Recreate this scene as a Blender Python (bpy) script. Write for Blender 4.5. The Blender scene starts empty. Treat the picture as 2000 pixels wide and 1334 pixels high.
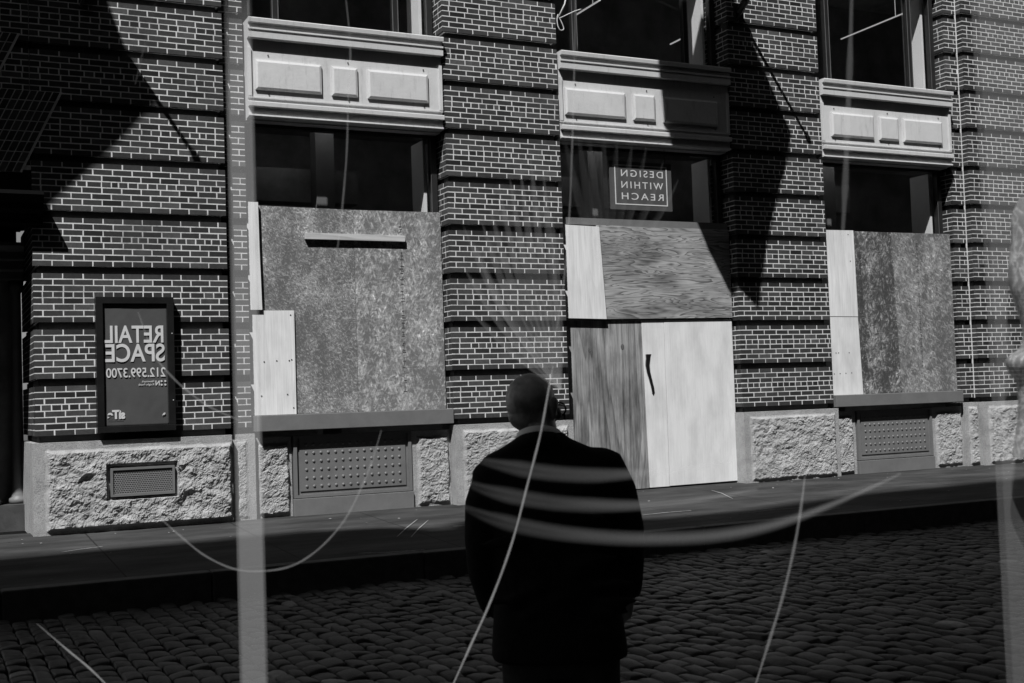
import bpy, bmesh, math, random
from mathutils import Vector, Matrix, noise
random.seed(7)
SC = bpy.context.scene
COL = SC.collection

# ------------------------------------------------------------------ camera
FPX, YAW, PITCH, ROLL, DIST, CZ = 2371.937, .4523556, .0463452, -.0340153, 13.8792, 1.33
CAM = Vector((0, -DIST, CZ))
fw = Vector((math.sin(YAW)*math.cos(PITCH), math.cos(YAW)*math.cos(PITCH), math.sin(PITCH)))
rt = Vector((math.cos(YAW), -math.sin(YAW), 0)); up = rt.cross(fw)
R = math.cos(ROLL)*rt + math.sin(ROLL)*up
U = -math.sin(ROLL)*rt + math.cos(ROLL)*up
cd = bpy.data.cameras.new("camera"); cam = bpy.data.objects.new("camera", cd); COL.objects.link(cam)
cd.sensor_width = 36; cd.lens = FPX/2000*36; cd.clip_end = 500; cd.clip_start = .05
cd.dof.use_dof = True; cd.dof.focus_distance = 16; cd.dof.aperture_fstop = 9
cam.matrix_world = Matrix(((R.x, U.x, -fw.x, CAM.x), (R.y, U.y, -fw.y, CAM.y), (R.z, U.z, -fw.z, CAM.z), (0, 0, 0, 1)))
SC.camera = cam
def ray(u, v): return fw + R*(u-1000)/FPX - U*(v-667)/FPX
def wpt(u, v, Y=0.):                       # where a sight line meets a facade plane
    d = ray(u, v); return CAM + d*((Y+DIST)/d.y)
def near(u, v, d): return CAM + ray(u, v)*d

# ------------------------------------------------------------------ sky and sun
SA, SB = .88, 1.9                           # sun: from the left and high
SUN = Vector((-SA, -1, SB)).normalized()
w = bpy.data.worlds.new("World"); SC.world = w; w.use_nodes = True
nt = w.node_tree; bg = nt.nodes["Background"]
sky = nt.nodes.new("ShaderNodeTexSky"); sky.sky_type = 'NISHITA'; sky.sun_disc = False
sky.sun_elevation = math.asin(SUN.z); sky.sun_rotation = math.atan2(SUN.x, SUN.y)
bw = nt.nodes.new("ShaderNodeRGBToBW")
nt.links.new(sky.outputs[0], bw.inputs[0]); nt.links.new(bw.outputs[0], bg.inputs[0])
bg.inputs[1].default_value = .05
sd = bpy.data.lights.new("sun", 'SUN'); sd.energy = 5; sd.angle = math.radians(.53); sd.color = (1, 1, 1)
so = bpy.data.objects.new("sun", sd); COL.objects.link(so)
so.rotation_euler = SUN.to_track_quat('Z', 'Y').to_euler()
SC.view_settings.view_transform = 'Standard'; SC.view_settings.look = 'None'
SC.view_settings.exposure = .12; SC.view_settings.gamma = 1
SC.cycles.max_bounces = 8; SC.cycles.diffuse_bounces = 1; SC.cycles.transparent_max_bounces = 24; SC.cycles.caustics_reflective = False

# ------------------------------------------------------------------ materials
class NT:
    def __init__(s, name, rough=.8, spec=.3):
        s.m = bpy.data.materials.new(name); s.m.use_nodes = True; s.t = s.m.node_tree
        s.b = s.t.nodes["Principled BSDF"]; s.b.inputs["Roughness"].default_value = rough
        s.b.inputs["Specular IOR Level"].default_value = spec
        s.tc = s.n("ShaderNodeTexCoord").outputs["Object"]
    def n(s, t, **k):
        q = s.t.nodes.new(t)
        for a, b in k.items():
            if a in q.inputs: q.inputs[a].default_value = b
            else: setattr(q, a, b)
        return q
    def l(s, a, b): s.t.links.new(a, b)
    def map(s, sc=(1, 1, 1), rot=(0, 0, 0), src=None):
        q = s.n("ShaderNodeMapping"); q.inputs["Scale"].default_value = sc; q.inputs["Rotation"].default_value = rot
        s.l(src or s.tc, q.inputs["Vector"]); return q.outputs[0]
    def noise(s, scale, detail=4, rough=.6, vec=None, dist=0.):
        q = s.n("ShaderNodeTexNoise", Scale=scale, Detail=detail, Roughness=rough, Distortion=dist)
        s.l(vec or s.tc, q.inputs["Vector"]); return q.outputs["Fac"]
    def ramp(s, src, stops):
        q = s.n("ShaderNodeValToRGB"); r = q.color_ramp
        while len(r.elements) < len(stops): r.elements.new(.5)
        for e, (p, v) in zip(r.elements, stops): e.position = p; e.color = (v, v, v, 1)
        s.l(src, q.inputs[0]); return q.outputs[0]
    def math(s, op, a, b=None):
        q = s.n("ShaderNodeMath", operation=op)
        for i, x in enumerate((a, b)):
            if x is None: continue
            if isinstance(x, (int, float)): q.inputs[i].default_value = x
            else: s.l(x, q.inputs[i])
        return q.outputs[0]
    def col(s, src): s.l(src, s.b.inputs["Base Color"]); return s
    def bump(s, h, dist=.002, strength=1.):
        q = s.n("ShaderNodeBump", Distance=dist, Strength=strength); s.l(h, q.inputs["Height"]); s.l(q.outputs[0], s.b.inputs["Normal"]); return s
def plain(name, c, rough=.7, spec=.3, var=.15, scale=6., bump=0.):
    k = NT(name, rough, spec); f = k.noise(scale, 6, .65)
    k.col(k.ramp(f, [(.3, c*(1-var)), (.7, c*(1+var))]))
    if bump: k.bump(k.noise(scale*12, 4), bump)
    return k.m
def translucent(name, c, alpha, scale=2., var=.1):
    m = bpy.data.materials.new(name); m.use_nodes = True; t = m.node_tree; b = t.nodes["Principled BSDF"]
    b.inputs["Alpha"].default_value = alpha; b.inputs["Roughness"].default_value = .9; b.inputs["Specular IOR Level"].default_value = 0
    tc = t.nodes.new("ShaderNodeTexCoord"); no = t.nodes.new("ShaderNodeTexNoise"); no.inputs["Scale"].default_value = scale; no.inputs["Detail"].default_value = 3
    r = t.nodes.new("ShaderNodeValToRGB"); r.color_ramp.elements[0].position = .3; r.color_ramp.elements[1].position = .7
    r.color_ramp.elements[0].color = (c*(1-var),)*3+(1,); r.color_ramp.elements[1].color = (c*(1+var),)*3+(1,)
    t.links.new(tc.outputs["Object"], no.inputs["Vector"]); t.links.new(no.outputs["Fac"], r.inputs[0]); t.links.new(r.outputs[0], b.inputs["Base Color"])
    return m

def brick_mat():
    k = NT("brick", .85, .25); g = k.n("ShaderNodeNewGeometry").outputs["Random Per Island"]
    base = k.ramp(g, [(0, .015), (.1, .03), (.5, .045), (.85, .062), (1, .085)])
    f = k.noise(35, 6, .7); mul = k.ramp(f, [(.25, .7), (.75, 1.3)])
    big = k.ramp(k.noise(1.1, 6, .7), [(.3, .7), (.55, 1.), (.72, 1.3)])
    q = k.n("ShaderNodeMixRGB", blend_type='MULTIPLY', Fac=1.); k.l(base, q.inputs[1]); k.l(mul, q.inputs[2])
    q2 = k.n("ShaderNodeMixRGB", blend_type='MULTIPLY', Fac=1.); k.l(q.outputs[0], q2.inputs[1]); k.l(big, q2.inputs[2])
    k.col(q2.outputs[0]); k.bump(k.noise(90, 5, .7), .003); return k.m
def mortar_mat():
    k = NT("mortar", .95, .1); f = k.noise(14, 6, .7)
    g_ = k.ramp(k.noise(1.6, 5, .7), [(.3, .55), (.5, 1.)]); qm = k.n('ShaderNodeMixRGB', blend_type='MULTIPLY', Fac=1.); k.l(k.ramp(f, [(.25, .35), (.45, .68), (.75, .82)]), qm.inputs[1]); k.l(g_, qm.inputs[2]); k.col(qm.outputs[0]); k.bump(k.noise(150, 3), .002); return k.m
def granite_mat(name="granite", lo=.2, hi=.62):
    k = NT(name, .9, .2); f = k.noise(190, 3, .8); g = k.noise(5, 5, .6)
    a = k.ramp(f, [(.33, lo*.5), (.5, (lo+hi)/2), (.7, hi)]); b = k.ramp(g, [(.3, .75), (.7, 1.1)])
    q = k.n("ShaderNodeMixRGB", blend_type='MULTIPLY', Fac=1.); k.l(a, q.inputs[1]); k.l(b, q.inputs[2])
    k.col(q.outputs[0]); k.bump(k.noise(60, 8, .85), .009); return k.m
def osb_mat(name, lo, hi, scale, ang, seed):
    k = NT(name, .8, .2); outs = []
    big = k.noise(1.8, 6, .65, k.map((1.5, 1, .8), src=None))
    for i, (an, sx) in enumerate(((ang, 1.), (ang+.8, .85), (ang-.9, 1.2), (ang+1.6, .7))):
        v = k.map((scale*sx, 1, scale*.3*sx), src=k.map((1, 1, 1), (0, an, 0)))
        q = k.n("ShaderNodeTexVoronoi", Scale=1., Randomness=1.); k.l(v, q.inputs["Vector"])
        c = k.n("ShaderNodeSeparateColor"); k.l(q.outputs["Color"], c.inputs[0])
        outs.append(k.math('MULTIPLY', c.outputs[i % 3], k.ramp(q.outputs["Distance"], [(.25, 1), (.62, .55)])))
    hi_ = k.math('MAXIMUM', k.math('MULTIPLY', outs[0], .95), outs[1]); lo_ = k.math('MINIMUM', outs[2], outs[3])
    s = k.math('ADD', k.math('MULTIPLY', hi_, .62), k.math('MULTIPLY', lo_, .5))
    s = k.math('ADD', s, k.math('MULTIPLY', k.math('SUBTRACT', big, .5), 1.35))
    fine = k.noise(150, 3, .8); s = k.math('ADD', s, k.math('MULTIPLY', k.math('SUBTRACT', fine, .5), .35))
    fl = k.ramp(s, [(.18, lo*.6), (.4, lo), (.6, (lo+hi)/2), (.78, hi), (1., hi*1.8)])
    k.col(fl); k.bump(s, .002); return k.m
def ply_mat(name, lo, hi, vertical=True, rings=5., dist=5., stain=.7, contrast=.5):
    k = NT(name, .75, .2); off = (hash(name) % 50) if False else len(name)*3.7
    v = k.map((1.6, 1, .16) if vertical else (.26, 1, 2.1)); v2 = k.n("ShaderNodeVectorMath", operation='ADD'); k.l(v, v2.inputs[0]); v2.inputs[1].default_value = (off, 0, off)
    f = k.noise(rings*.5, 2.5, .5, v2.outputs[0], dist*.08)
    c = k.math('FRACT', k.math('MULTIPLY', f, 11.))
    ln = k.ramp(c, [(0, 1.), (.45, .8), (.8, .35), (.92, .05), (1, .9)])
    fi = k.noise(60, 4, .7, k.map((1, 1, .03) if vertical else (.03, 1, 1)))
    s = k.math('ADD', k.math('MULTIPLY', ln, contrast), k.math('MULTIPLY', fi, 1-contrast))
    a = k.ramp(s, [(.1, lo*.8), (.35, lo), (.7, hi), (1, hi*1.08)])
    b = k.ramp(k.noise(2.2, 6, .6, k.map((1.6, 1, .6) if vertical else (.6, 1, 1.6))), [(.3, stain), (.6, 1.04)])
    q = k.n("ShaderNodeMixRGB", blend_type='MULTIPLY', Fac=1.); k.l(a, q.inputs[1]); k.l(b, q.inputs[2])
    k.col(q.outputs[0]); k.bump(fi, .001); return k.m
M = {}
M['brick'] = brick_mat(); M['mortar'] = mortar_mat(); M['granite'] = granite_mat(); M['dressed'] = granite_mat("dressed_granite", .26, .5)
k = NT("cream_paint", .55, .3); qp = k.n('ShaderNodeMixRGB', blend_type='MULTIPLY', Fac=1.)
k.l(k.ramp(k.noise(9, 8, .75, k.map((2.2, 1, .35))), [(.28, .72), (.45, .98), (.7, 1.)]), qp.inputs[1]); k.l(k.ramp(k.noise(3, 4), [(.3, .6), (.7, .68)]), qp.inputs[2]); k.col(qp.outputs[0]); k.bump(k.noise(30, 6, .7), .0025); M['paint'] = k.m
M['greypaint'] = plain("grey_paint", .165, .5, .4, .12, 4, .001)
M['darkpaint'] = plain("black_paint", .012, .35, .5, .3, 5)
M['frame'] = plain("dark_window_frame", .02, .4, .5, .3, 5)
M['bead'] = plain("sash_bead", .12, .4, .5)
M['room'] = plain("dark_interior", .3, .9, .1, .5, 1.2)
M['reveal'] = plain("white_reveal", .85, .8, .2, .04)
M['osb_fine'] = osb_mat("fine_osb", .22, .46, 85, .5, 1)
M['osb_coarse'] = osb_mat("coarse_osb", .27, .56, 52, -.5, 2)
M['osb_dark'] = osb_mat("weathered_osb", .1, .34, 42, -.6, 3)
M['osb_mid'] = osb_mat("grey_osb", .2, .4, 46, .45, 4)
M['ply_pale'] = ply_mat("pale_plywood", .66, .86, True, 2., 7, .86, .14)
M['ply_clean'] = ply_mat("clean_plywood", .7, .8, True, 1., 5, .78, .08)
M['ply_stain'] = ply_mat("stained_plywood", .14, .44, True, 3., 9, .38, .2)
M['ply_grain'] = ply_mat("bold_grain_plywood", .13, .42, False, 7., 12, .45, .42)
M['batten'] = ply_mat("batten_wood", .42, .56, False, 3, 4, .8, .4)
M['walk'] = plain("sidewalk_concrete", .115, .7, .4, .35, 3, .002)
M['kerbstone'] = plain("kerb_granite", .06, .8, .3, .35, 8, .003)
M['asphalt'] = plain("road_bed", .02, .9, .2, .3, 6)
M['lettering'] = plain("white_lettering", .62, .7, .2, .05)
M['poster'] = plain("poster_vinyl", .085, .35, .45, .12, 3, .0)
M['signboard'] = plain("sign_board", .08, .6, .3, .1)
M['opposite'] = plain("opposite_masonry", .04, .9, .2, .3, .5)
M['flag'] = plain("flag_cloth", .1, .9, .1)
M['cloth'] = plain("black_suit_cloth", .014, .95, .12, .3, 40, .0006)
M['trouser'] = plain("grey_trouser_cloth", .035, .95, .1, .2, 40, .0006)
M['shirt'] = plain("white_shirt", .9, .9, .1, .03)
M['rope'] = plain("pale_rope", .6, .8, .2, .1, 30)
k = NT("skin", .38, .5); k.col(k.ramp(k.noise(9, 4), [(.38, .14), (.5, .3), (.62, .5)])); k.bump(k.noise(220, 3), .0006); M['skin'] = k.m
k = NT("cobble", .5, .35); g = k.n("ShaderNodeNewGeometry").outputs["Random Per Island"]
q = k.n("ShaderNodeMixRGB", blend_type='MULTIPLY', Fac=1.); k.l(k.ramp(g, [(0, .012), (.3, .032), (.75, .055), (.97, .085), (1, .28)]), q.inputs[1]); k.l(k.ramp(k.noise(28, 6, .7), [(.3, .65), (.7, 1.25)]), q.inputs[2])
q2 = k.n("ShaderNodeMixRGB", blend_type='MULTIPLY', Fac=1.); k.l(q.outputs[0], q2.inputs[1]); k.l(k.ramp(k.noise(.32, 5, .6), [(.38, .12), (.5, .6), (.62, 1.5)]), q2.inputs[2])  # broad dark and pale patches: uneven reflections painted into the stone colour
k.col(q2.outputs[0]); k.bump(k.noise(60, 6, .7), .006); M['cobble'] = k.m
# glass: clear, a little mirror
gm = bpy.data.materials.new("window_glass"); gm.use_nodes = True; t = gm.node_tree; t.nodes.remove(t.nodes["Principled BSDF"])
tr = t.nodes.new("ShaderNodeBsdfTransparent"); gl = t.nodes.new("ShaderNodeBsdfGlossy"); mx = t.nodes.new("ShaderNodeMixShader"); 
tr.inputs[0].default_value = (.96, .96, .96, 1); gl.inputs["Roughness"].default_value = .01; 
mx.inputs[0].default_value = .05; t.links.new(tr.outputs[0], mx.inputs[1]); t.links.new(gl.outputs[0], mx.inputs[2])
t.links.new(mx.outputs[0], t.nodes["Material Output"].inputs[0]); M['glass'] = gm
# perforated grille
k = NT("perforated_metal", .5, .4); v = k.map((1, 1, 1)); br = k.n("ShaderNodeTexBrick", Scale=24.); 
sep = k.n("ShaderNodeSeparateXYZ"); k.l(v, sep.inputs[0]); cmb = k.n("ShaderNodeCombineXYZ"); k.l(sep.outputs[0], cmb.inputs[0]); k.l(sep.outputs[2], cmb.inputs[1]); k.l(cmb.outputs[0], br.inputs["Vector"])
br.inputs["Color1"].default_value = (.03,)*3+(1,); br.inputs["Color2"].default_value = (.035,)*3+(1,); br.inputs["Mortar"].default_value = (.34,)*3+(1,)
br.inputs["Mortar Size"].default_value = .05; br.inputs["Brick Width"].default_value = .62; br.inputs["Row Height"].default_value = .5
k.col(br.outputs["Color"]); M['perf'] = k.m
# sprayed mark: soft-edged paint
def lamp_mat():
    m = bpy.data.materials.new("lamp_tube"); m.use_nodes = True; b = m.node_tree.nodes["Principled BSDF"]
    b.inputs["Emission Color"].default_value = (1, 1, 1, 1); b.inputs["Emission Strength"].default_value = .35; return m
M['lamp'] = lamp_mat()
M['added_roomlamp'] = lamp_mat(); M['added_roomlamp'].name = 'added_room_light'; M['added_roomlamp'].node_tree.nodes['Principled BSDF'].inputs['Emission Strength'].default_value = 3.
M['ghost_post'] = translucent("translucent_post", .8, .1)
M['ghost_post2'] = translucent("translucent_panel", .8, .05)
M['ghost_cord'] = translucent("translucent_cord", .85, .16)
M['ghost_cord3'] = translucent("soft_cord", .85, .07)
M['ghost_cord2'] = translucent("faint_cord", .85, .07)
M['ghost_light_band'] = translucent("translucent_light_band", .85, .0145)
M['ghost_leaf2'] = translucent("pale_frond", .9, .07)
M['ghost_leaf'] = translucent("translucent_leaf", .8, .035)

# ------------------------------------------------------------------ helpers
def tag(o, label=None, cat=None, group=None, kind=None):
    if label: o['label'] = label
    if cat: o['category'] = cat
    if group: o['group'] = group
    if kind: o['kind'] = kind
    return o
def empty(name, loc, label, cat, group=None):
    o = bpy.data.objects.new(name, None); o.location = loc; o.empty_display_size = .2; COL.objects.link(o)
    return tag(o, label, cat, group)
def obj(name, bm, mats, parent=None, smooth=False):
    me = bpy.data.meshes.new(name); bm.normal_update(); bm.to_mesh(me); bm.free()
    for m in (mats if isinstance(mats, (list, tuple)) else [mats]): me.materials.append(m)
    if smooth:
        for p in me.polygons: p.use_smooth = True
    o = bpy.data.objects.new(name, me); COL.objects.link(o)
    if parent:
        loc = Vector(parent.location); pp = parent.parent
        while pp: loc += pp.location; pp = pp.parent
        me.transform(Matrix.Translation(-loc)); o.parent = parent
    return o
def box(bm, x0, x1, y0, y1, z0, z1, mi=0, jit=0.):
    j = lambda: random.uniform(-jit, jit) if jit else 0
    vs = [bm.verts.new((x+j(), y+j()*.15, z+j())) for x, y, z in ((x0, y0, z0), (x1, y0, z0), (x1, y1, z0), (x0, y1, z0), (x0, y0, z1), (x1, y0, z1), (x1, y1, z1), (x0, y1, z1))]
    for f in ((0, 3, 2, 1), (4, 5, 6, 7), (0, 1, 5, 4), (1, 2, 6, 5), (2, 3, 7, 6), (3, 0, 4, 7)):
        bm.faces.new([vs[i] for i in f]).material_index = mi
    return vs
def bevel(bm, w, seg=2):
    bmesh.ops.bevel(bm, geom=list(bm.edges), offset=w, segments=seg, affect='EDGES', profile=.6)
def prism(bm, pts, y0, y1, mi=0):                 # outline in x,z given a real thickness in y
    a = [bm.verts.new((x, y0, z)) for x, z in pts]; b = [bm.verts.new((x, y1, z)) for x, z in pts]
    n = len(pts); fs = [bm.faces.new(a[::-1]) if False else bm.faces.new(a), bm.faces.new(b[::-1])]
    for i in range(n): fs.append(bm.faces.new((a[i], b[i], b[(i+1) % n], a[(i+1) % n])))
    for f in fs: f.material_index = mi
    bmesh.ops.recalc_face_normals(bm, faces=fs)
def extrude_x(bm, prof, x0, x1):                  # profile in y,z run along x
    a = [bm.verts.new((x0, y, z)) for y, z in prof]; b = [bm.verts.new((x1, y, z)) for y, z in prof]; n = len(prof)
    fs = [bm.faces.new(a), bm.faces.new(b[::-1])]
    for i in range(n): fs.append(bm.faces.new((a[i], b[i], b[(i+1) % n], a[(i+1) % n])))
    bmesh.ops.recalc_face_normals(bm, faces=fs)
def tube(bm, pts, rad, seg=10, cap=True):
    pts = [Vector(p) for p in pts]; rings = []; prev = None
    for i, p in enumerate(pts):
        d = (pts[min(i+1, len(pts)-1)] - pts[max(i-1, 0)]).normalized()
        if prev is None: s = d.cross(Vector((0, 0, 1))); s = s if s.length > .05 else d.cross(Vector((0, 1, 0)))
        else: s = prev - d*prev.dot(d)
        s.normalize(); prev = s; t2 = d.cross(s); r = rad[i] if isinstance(rad, (list, tuple)) else rad
        ra, rb = r if isinstance(r, tuple) else (r, r)
        rings.append([bm.verts.new(p + s*ra*math.cos(2*math.pi*k/seg) + t2*rb*math.sin(2*math.pi*k/seg)) for k in range(seg)])
    fs = []
    for a, b in zip(rings, rings[1:]):
        for k in range(seg): fs.append(bm.faces.new((a[k], a[(k+1) % seg], b[(k+1) % seg], b[k])))
    if cap: fs += [bm.faces.new(rings[0][::-1]), bm.faces.new(rings[-1])]
    bmesh.ops.recalc_face_normals(bm, faces=fs)
def catmull(P, n=8):
    P = [Vector(p) for p in P]; out = []
    for i in range(len(P)-1):
        a, b, c, d = P[max(i-1, 0)], P[i], P[i+1], P[min(i+2, len(P)-1)]
        for k in range(n):
            t = k/n; out.append(.5*((2*b)+(c-a)*t+(2*a-5*b+4*c-d)*t*t+(3*b-a-3*c+d)*t**3))
    return out+[P[-1]]
def lathe(bm, prof, cx, cy, seg=24):
    rings = [[bm.verts.new((cx+r*math.cos(2*math.pi*k/seg), cy+r*math.sin(2*math.pi*k/seg), z)) for k in range(seg)] for r, z in prof]
    for a, b in zip(rings, rings[1:]):
        for k in range(seg): bm.faces.new((a[k], a[(k+1) % seg], b[(k+1) % seg], b[k]))
    bm.faces.new(rings[0][::-1]); bm.faces.new(rings[-1])
def ellipsoid(bm, c, r, rotz=0., n=16):
    m = Matrix.Translation(Vector(c)) @ Matrix.Rotation(rotz, 4, 'Z') @ Matrix.Diagonal((r[0], r[1], r[2], 1))
    bmesh.ops.create_uvsphere(bm, u_segments=n, v_segments=n//2+2, radius=1, matrix=m)
def text(name, body, x0, x1, z0, z1, y, mat, parent, bold=0., spacing=1., mirror=True):
    cu = bpy.data.curves.new(name, 'FONT'); cu.body = body; cu.size = 1; cu.extrude = .0015; cu.offset = bold; cu.space_character = spacing
    tmp = bpy.data.objects.new("tmp_text", cu); COL.objects.link(tmp)
    dg = bpy.context.evaluated_depsgraph_get(); me = bpy.data.meshes.new_from_object(tmp.evaluated_get(dg)); bpy.data.objects.remove(tmp)
    xs = [v.co.x for v in me.vertices]; ys = [v.co.y for v in me.vertices]; a, b, c, d = min(xs), max(xs), min(ys), max(ys)
    for v in me.vertices:
        fx = (v.co.x-a)/(b-a); fz = (v.co.y-c)/(d-c)
        if mirror: fx = 1-fx
        v.co = Vector((x0+(x1-x0)*fx, y - v.co.z*.4, z0+(z1-z0)*fz))
    bm = bmesh.new(); bm.from_mesh(me); bpy.data.meshes.remove(me)
    bmesh.ops.recalc_face_normals(bm, faces=list(bm.faces))
    return obj(name, bm, mat, parent)

# ================================================================== SETTING
bm = bmesh.new(); box(bm, -60, 90, -60, 60, -1.2, -.36); tag(obj('ground', bm, M['asphalt']), kind='structure')
bm = bmesh.new()
fs = [(-30, -3.06, -.09), (60, -3.06, -.09), (60, 3, .035), (-30, 3, .035)]
vs = []
nx, ny = 120, 14
for j in range(ny+1):
    row = []
    for i in range(nx+1):
        x = -8+32*i/nx; y = -3.06+3.5*j/ny; z = -.09+.125*(min(y, 0)+3.06)/3.06
        row.append(bm.verts.new((x, y, z+.006*noise.noise(Vector((x*.7, y*.9, 3))))))
    vs.append(row)
for j in range(ny):
    for i in range(nx): bm.faces.new((vs[j][i], vs[j][i+1], vs[j+1][i+1], vs[j+1][i]))
k = NT("sidewalk_slabs", .85, .08)
sep = k.n("ShaderNodeSeparateXYZ"); k.l(k.tc, sep.inputs[0])
def joint(o, per, wd):
    m_ = k.math('ABSOLUTE', k.math('SUBTRACT', k.math('FRACT', k.math('MULTIPLY', o, 1/per)), .5))
    return k.math('GREATER_THAN', m_, .5-wd)
jn = k.math('MAXIMUM', joint(sep.outputs[0], 1.55, .005), joint(sep.outputs[1], 1.5, .005))
base = k.ramp(k.noise(1.6, 7, .65, k.map((.5, 1.6, 1))), [(.28, .02), (.5, .045), (.72, .08)])
sc = k.ramp(k.noise(5, 8, .75, k.map((.35, 3, 1))), [(.66, 0), (.74, .16)])
ad = k.n("ShaderNodeMixRGB", blend_type='ADD', Fac=1.); k.l(base, ad.inputs[1]); k.l(sc, ad.inputs[2])
mxj = k.n("ShaderNodeMixRGB", blend_type='MIX'); k.l(jn, mxj.inputs[0]); k.l(ad.outputs[0], mxj.inputs[1]); mxj.inputs[2].default_value = (.02, .02, .02, 1)
k.col(mxj.outputs[0]); k.bump(k.noise(45, 6, .7), .003)
tag(obj('sidewalk', bm, k.m, smooth=True), kind='structure')
bm = bmesh.new(); x = -8.
while x < 24:
    l = random.uniform(1.5, 2.3); box(bm, x, x+l-.012, -3.24+random.uniform(-.006, .006), -3.062, -.42, -.082+random.uniform(-.004, .004)); x += l
bevel(bm, .014); tag(obj('kerb', bm, M['kerbstone']), kind='structure')
bm = bmesh.new(); box(bm, -30, 60, -3.09, 6, -.5, -.12); tag(obj('sidewalk_bed', bm, M['walk']), kind='structure')
M['chalk'] = plain("worn_marking", .42, .9, .1, .5, 30)
def gz(x, y): return -.09+.125*(min(y, 0)+3.06)/3.06+.012
def gp(u, v):
    d = ray(u, v); z = 0.
    for _ in range(4): p = CAM+d*((z-CAM.z)/d.z); z = gz(p.x, p.y)
    return p.x, p.y
def mark(pts, w_=.006):
    bm = bmesh.new(); q_ = [gp(*p) for p in pts]; L_ = []
    for i, (x, y) in enumerate(q_):
        dx, dy = q_[min(i+1, len(q_)-1)][0]-q_[max(i-1, 0)][0], q_[min(i+1, len(q_)-1)][1]-q_[max(i-1, 0)][1]; n_ = math.hypot(dx, dy); ww = w_*(1 if 0 < i < len(q_)-1 else .3)
        L_.append([bm.verts.new((x-dy/n_*ww*sg, y+dx/n_*ww*sg, gz(x, y))) for sg in (-1, 1)])
    for a_, b_ in zip(L_, L_[1:]): bm.faces.new((a_[0], b_[0], b_[1], a_[1]))
    o = obj('pavement_marking', bm, M['chalk']); so = o.modifiers.new('t', 'SOLIDIFY'); so.thickness = .002; tag(o, kind='structure')
for m_ in ([(815, 1014), (795, 1030), (776, 1048)], [(836, 1016), (818, 1032), (803, 1049)], [(700, 1081), (760, 1079), (830, 1074)], [(1390, 957), (1410, 963), (1431, 974)],
           [(1255, 1006), (1300, 1001), (1350, 997)], [(1440, 1004), (1500, 997), (1560, 992)], [(1560, 1003), (1600, 999), (1640, 992)], [(120, 1078), (160, 1072), (200, 1067)], [(885, 1028), (900, 1027), (915, 1027)]): mark(m_)
bm = bmesh.new(); rs = random.Random(5)
for i in range(70):                                # gum, leaves and paper scraps along the wall and kerb
    x = rs.uniform(.5, 16); y = -abs(rs.gauss(0, .5))-.12 if rs.random() < .7 else rs.uniform(-3, -.2); a_ = rs.uniform(0, 3); l_ = rs.uniform(.006, .022); z = gz(x, y)
    vs_ = [bm.verts.new((x+l_*math.cos(a_+k_), y+l_*.6*math.sin(a_+k_), z+rs.uniform(0, .006))) for k_ in (0, 1.3, 2.9, 4.4)]; bm.faces.new(vs_)
tag(obj('pavement_litter', bm, M['chalk']), 'small pale scraps scattered along the foot of the brick wall', 'litter', kind='stuff')
# cobbled carriageway
def cobbles():
    bm = bmesh.new(); rw = .125; x = -3.; col = 0
    while x < 21:
        y = -3.27 - (.14 if col % 2 else 0) - random.uniform(0, .05); wd = rw*random.uniform(.82, 1.2)
        ymin = -11.5
        while y > ymin:
            l = random.uniform(.15, .26); p = Vector((x+wd/2, y-l/2, 0)); dv = p-CAM; dep = dv.dot(fw)
            uu = 1000+FPX*dv.dot(R)/max(dep, .1)
            if dep > 5.5 and -120 < uu < 2150:
                g = random.uniform(.003, .0065); tilt = (random.uniform(-.06, .06), random.uniform(-.035, .035)); h0 = random.uniform(-.008, .008)
                n = 5; rows = []; ang = random.uniform(-.06, .06)
                for j in range(n):
                    row = []
                    for i in range(n):
                        a, b = (-1, -.84, 0, .84, 1)[i], (-1, -.86, 0, .86, 1)[j]
                        e = max(abs(a), abs(b)); sx, sy = a*(1-.06*b*b), b*(1-.05*a*a)
                        dz = -.009*(abs(a)**8+abs(b)**8)-.006*(abs(a*b)**4) + a*tilt[0]*wd + b*tilt[1]*l + .004*noise.noise(Vector((x*9+a, y*9+b, col)))
                        qx, qy = sx*(wd/2-g), sy*(l/2-g)
                        row.append(bm.verts.new((p.x+qx-ang*qy, p.y+qy+ang*qx, -.3+h0+dz)))
                    rows.append(row)
                for j in range(n-1):
                    for i in range(n-1): bm.faces.new((rows[j][i], rows[j][i+1], rows[j+1][i+1], rows[j+1][i]))
                ring = rows[0]+[r[-1] for r in rows[1:]]+rows[-1][-2::-1]+[r[0] for r in rows[-2:0:-1]]
                low = [bm.verts.new((v.co.x, v.co.y, -.37)) for v in ring]
                for i in range(len(ring)): bm.faces.new((ring[i], low[i], low[(i+1) % len(ring)], ring[(i+1) % len(ring)]))
            y -= l
        x += wd; col += 1
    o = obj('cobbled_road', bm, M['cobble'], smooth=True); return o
tag(cobbles(), kind='structure')

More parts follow.
